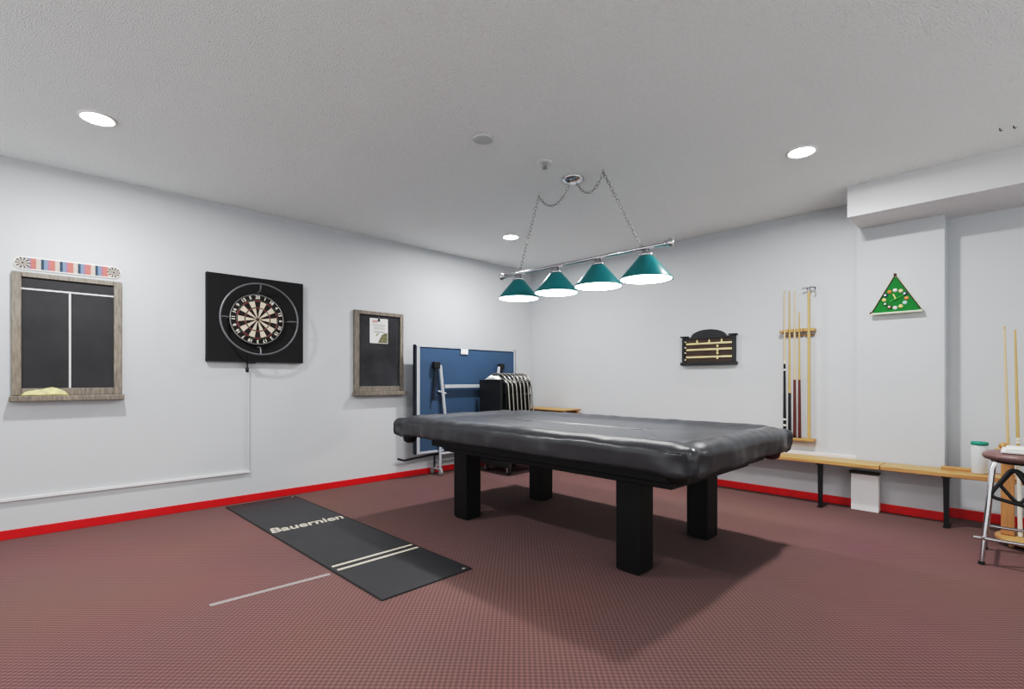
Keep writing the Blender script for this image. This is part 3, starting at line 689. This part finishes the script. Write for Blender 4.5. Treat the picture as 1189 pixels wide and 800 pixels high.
mb.build('side_rail', 'maroon', t, bevel=.002)
MB(CK).prism([tuple(Vector(L_) + Vector((-.005, -.012))), tuple(Vector(R_) + Vector((.005, -.012))), tuple(Vector(R_) + Vector((0, .002))), tuple(Vector(L_) + Vector((0, .002)))], .05, .066).build('base_rail', 'palewood', t, bevel=.002)
for p in (L_, T_): MB(CK).lathe([(0, .064), (.009, .064), (.012, .060), (.012, .05)], (p[0], p[1] + .004, 0), 14).build('corner_cap', 'maroon', t)
for k, m in enumerate(('b_white', 'b_cream', 'b_navy', 'b_orange', 'b_sky', 'b_yellow', 'b_white', 'b_maroon', 'b_green', 'b_yellow', 'b_navy', 'b_orange')):
    a = pi / 2 - 2 * pi * k / 12
    bl = MB(CK).sphere((cx_ + .076 * cos(a) * 1.02, cz_ - .008 + .076 * sin(a), .056), .0165, 14, 8, sq=(1, 1, .6)).build('hour_ball', m, t)
    if m in ('b_navy', 'b_maroon', 'b_green'): MB(CK).lathe([(0, .0666), (.008, .0662)], (cx_ + .0775 * cos(a) - .002, cz_ - .006 + .076 * sin(a), 0), 12).build('ball_spot', 'b_white', bl)
MB(CK).prism([(cx_ + .002, cz_ - .012), (cx_ + .010, cz_ - .010), (cx_ - .008, cz_ + .036), (cx_ - .016, cz_ + .034)], .066, .068).build('hour_hand', 'gold', t)
MB(CK).prism([(cx_ - .034, cz_ - .024), (cx_ - .033, cz_ - .028), (cx_ + .060, cz_ + .018), (cx_ + .060, cz_ + .022)], .069, .071).build('minute_hand', 'lime', t)

# ------------------------------------------------------------------ benches
def bench(x0, x1, legs, label):
    t = thing('bench', label, 'bench', ((x0 + x1) / 2, -.17, 0), 'pine benches along the back wall')
    MB().box((x0, -.305, .404), (x1, -.045, .442)).build('seat', 'pine', t, bevel=.006)
    for x in legs:
        mb = MB(); mb.box((x - .028, -.29, .392), (x + .028, -.06, .405))
        mb.add([(x - .019, -.27, .395), (x + .019, -.27, .395), (x + .019, -.235, .395), (x - .019, -.235, .395), (x - .015, -.265, .012), (x + .015, -.265, .012), (x + .015, -.24, .012), (x - .015, -.24, .012)],
               [(0, 1, 2, 3), (7, 6, 5, 4), (0, 4, 5, 1), (1, 5, 6, 2), (2, 6, 7, 3), (3, 7, 4, 0)])
        mb.box((x - .018, -.285, 0), (x + .018, -.10, .014))
        mb.build('leg', 'blackmetal', t)
bench(1.95, 4.333, (2.42, 3.885), 'long pine bench on black legs under the wall cue rack')
bench(4.337, 6.4, (4.757, 5.95), 'pine bench on black legs passing the pillar to the tub')
t = thing('white_box', 'narrow white boxed cover standing on the floor under the bench', 'box', (4.20, -.08, 0))
MB().box((4.095, -.125, .0), (4.30, -.045, .325)).build('body', 'white', t, bevel=.003)
MB().box((4.078, -.12, .325), (4.302, -.05, .345)).build('top_strip', 'dark', t, bevel=.003)
tag(MB().prism([(4.715, -.14), (4.895, -.13), (4.893, -.06), (4.713, -.07)], .4425, .464).build('wood_offcut', 'pine', bevel=.003, origin=(4.8, -.1, .4425)), 'small wood offcut lying on the bench beside the pillar', 'wood block')
t = thing('plastic_tub', 'milky plastic tub with a teal lid on the bench', 'tub', (4.945, -.18, .443))
MB().lathe([(0, 0), (.044, 0), (.048, .006), (.050, .20), (.046, .215), (.046, .225), (0, .225)], (4.945, -.18, .4425), 28).build('container', 'tub', t)
MB().lathe([(.050, .222), (.052, .224), (.052, .24), (.046, .246), (0, .246)], (4.945, -.18, .4425), 28).build('lid', 'teallid', t)

# ------------------------------------------------------------------ stool and what is on it
sx, sy = 5.20, -.93
t = thing('bar_stool', 'chrome bar stool with a round mauve-brown padded seat', 'stool', (sx, sy, 0))
MB().lathe([(0, .652), (.185, .652), (.205, .66), (.213, .675), (.210, .69), (.195, .70), (0, .704)], (sx, sy, 0), 48).build('seat', 'seatbrown', t)
MB().lathe([(.0, .640), (.17, .640), (.17, .652)], (sx, sy, 0), 40).build('seat_pan', 'blackmetal', t)
for a, b in ((-1, -1), (-1, 1), (1, -1), (1, 1)):
    l = MB().tube([(sx + a * .145, sy + b * .13, .645), (sx + a * .16, sy + b * .145, .60), (sx + a * .205, sy + b * .20, .012)], [.0135, .0135, .0125], 12).build('leg', 'chrome', t)
    MB().tube([(sx + a * .205, sy + b * .20, .02), (sx + a * .206, sy + b * .201, 0)], .016, 10).build('foot_cap', 'blackplastic', l)
q = .198
mb = MB()
for pts in (((-q - .045, -q), (q + .03, -q)), ((-q, q), (q, q)), ((-q, -q - .01), (-q, q + .01)), ((q, -q), (q, q))):
    mb.tube([(sx + pts[0][0], sy + pts[0][1] + .0, .165), (sx + pts[1][0], sy + pts[1][1], .165)], .0105, 10)
mb.build('footrest', 'chrome', t)
tw = MB().box((5.08, -1.06, .7045), (5.34, -.80, .722)); tw.box((5.10, -1.05, .722), (5.33, -.82, .736))
tag(tw.build('folded_towel', 'paper', bevel=.006, origin=(5.2, -.93, .704)), 'folded white towel on the padded stool seat', 'towel')
def ring_frame(name, label, pts, r, z_off, mat='blackplastic'):
    mb = MB(); mb.tube(pts, r, 8, closed=True); return tag(mb.build(name, mat, origin=pts[0]), label, 'ball rack')
def rpoly(p2, rr, f): return [f(p) for p in rounded(p2, rr, 6)]
ring_frame('triangle_rack', 'black triangular ball rack hanging under the stool seat', rpoly([(5.136, .630), (5.026, .43), (5.27, .375)], .03, lambda p: (p[0], sy - .155 + (p[1] - .5) * .08, p[1])), .011, 0)
ring_frame('diamond_rack', 'black diamond ball rack hanging inside the triangular rack', rpoly([(5.145, .618), (5.075, .505), (5.16, .388), (5.235, .51)], .03, lambda p: (p[0], sy - .125 + (p[1] - .5) * .08, p[1])), .010, 0)

# floor cue stand
bx, by = 5.24, -.44
t = thing('floor_cue_stand', 'round-based wooden floor stand for cues behind the bar stool', 'cue stand', (bx, by, 0))
MB().lathe([(0, .03), (.195, .03), (.205, .036), (.207, .05), (.20, .062), (0, .066)], (bx, by, 0), 48).build('base', 'pine', t)
for k in range(4):
    a = pi / 4 + pi / 2 * k; MB().sphere((bx + .165 * cos(a), by + .165 * sin(a), .017), .017, 12, 8).build('foot', 'pine', t)
for x in (5.068, 5.342): MB().box((x, by - .035, .064), (x + .07, by + .035, .685)).build('post', 'pinev', t, bevel=.006)
MB().lathe([(.12, .655), (.20, .655), (.206, .665), (.20, .678), (.12, .678), (.12, .655)], (bx, by, 0), 48).build('top_ring', 'pine', t)
for x in (5.083, 5.395): MB().sphere((x, by - .06, .70), .026, 14, 10).build('knob', 'pinev', t); MB().tube([(x, by - .05, .66), (x, by - .055, .69)], .01, 8).build('knob_stem', 'pinev', t)
G = 'cues in the floor stand'
cue('pool_cue', 'plain pale cue in the floor stand, nearer to the teal-lidded tub', (5.117, -.36, .067), (5.084, -.365, 1.56), .02, 'maple', 'maple', G, rb=.0135)
cue('pool_cue', 'tan cue with a white joint and white butt end in the floor stand', (5.166, -.46, .067), (5.140, -.48, 1.523), .43, 'ivory', 'maple2', G, rb=.0135, end_mat='ivory', rings=[.47, .455])

# ------------------------------------------------------------------ camera, world, colour
cd = bpy.data.cameras.new('camera'); cam = bpy.data.objects.new('camera', cd); COL.objects.link(cam)
cd.sensor_width = 36; cd.lens = 575 / 1189 * 36; cd.shift_y = 41 / 1189; cd.clip_start = .05
cam.location = (5.17, -5.45, 1.168); cam.rotation_euler = (radians(90), 0, radians(45.8))
SC.camera = cam
w = bpy.data.worlds.new('world'); SC.world = w; w.use_nodes = True
w.node_tree.nodes['Background'].inputs['Color'].default_value = (0.97, 1.0, 1.0, 1); w.node_tree.nodes['Background'].inputs['Strength'].default_value = 1.3
SC.view_settings.view_transform = 'Standard'; SC.view_settings.look = 'None'
SC.view_settings.exposure = 0.0
SC.view_settings.use_curve_mapping = True
cm = SC.view_settings.curve_mapping; cm.extend = 'EXTRAPOLATED'
cv_ = cm.curves[3]
for p in ((.08, .058), (.2, .20), (.3, .345), (.45, .475), (.65, .575)): cv_.points.new(*p)
cv_.points[0].location = (0, 0); cv_.points[len(cv_.points) - 1].location = (1.0, .75)
cm.update()
SC.cycles.use_denoising = True; SC.cycles.max_bounces = 8; SC.cycles.diffuse_bounces = 5; SC.cycles.caustics_reflective = False; SC.cycles.caustics_refractive = False
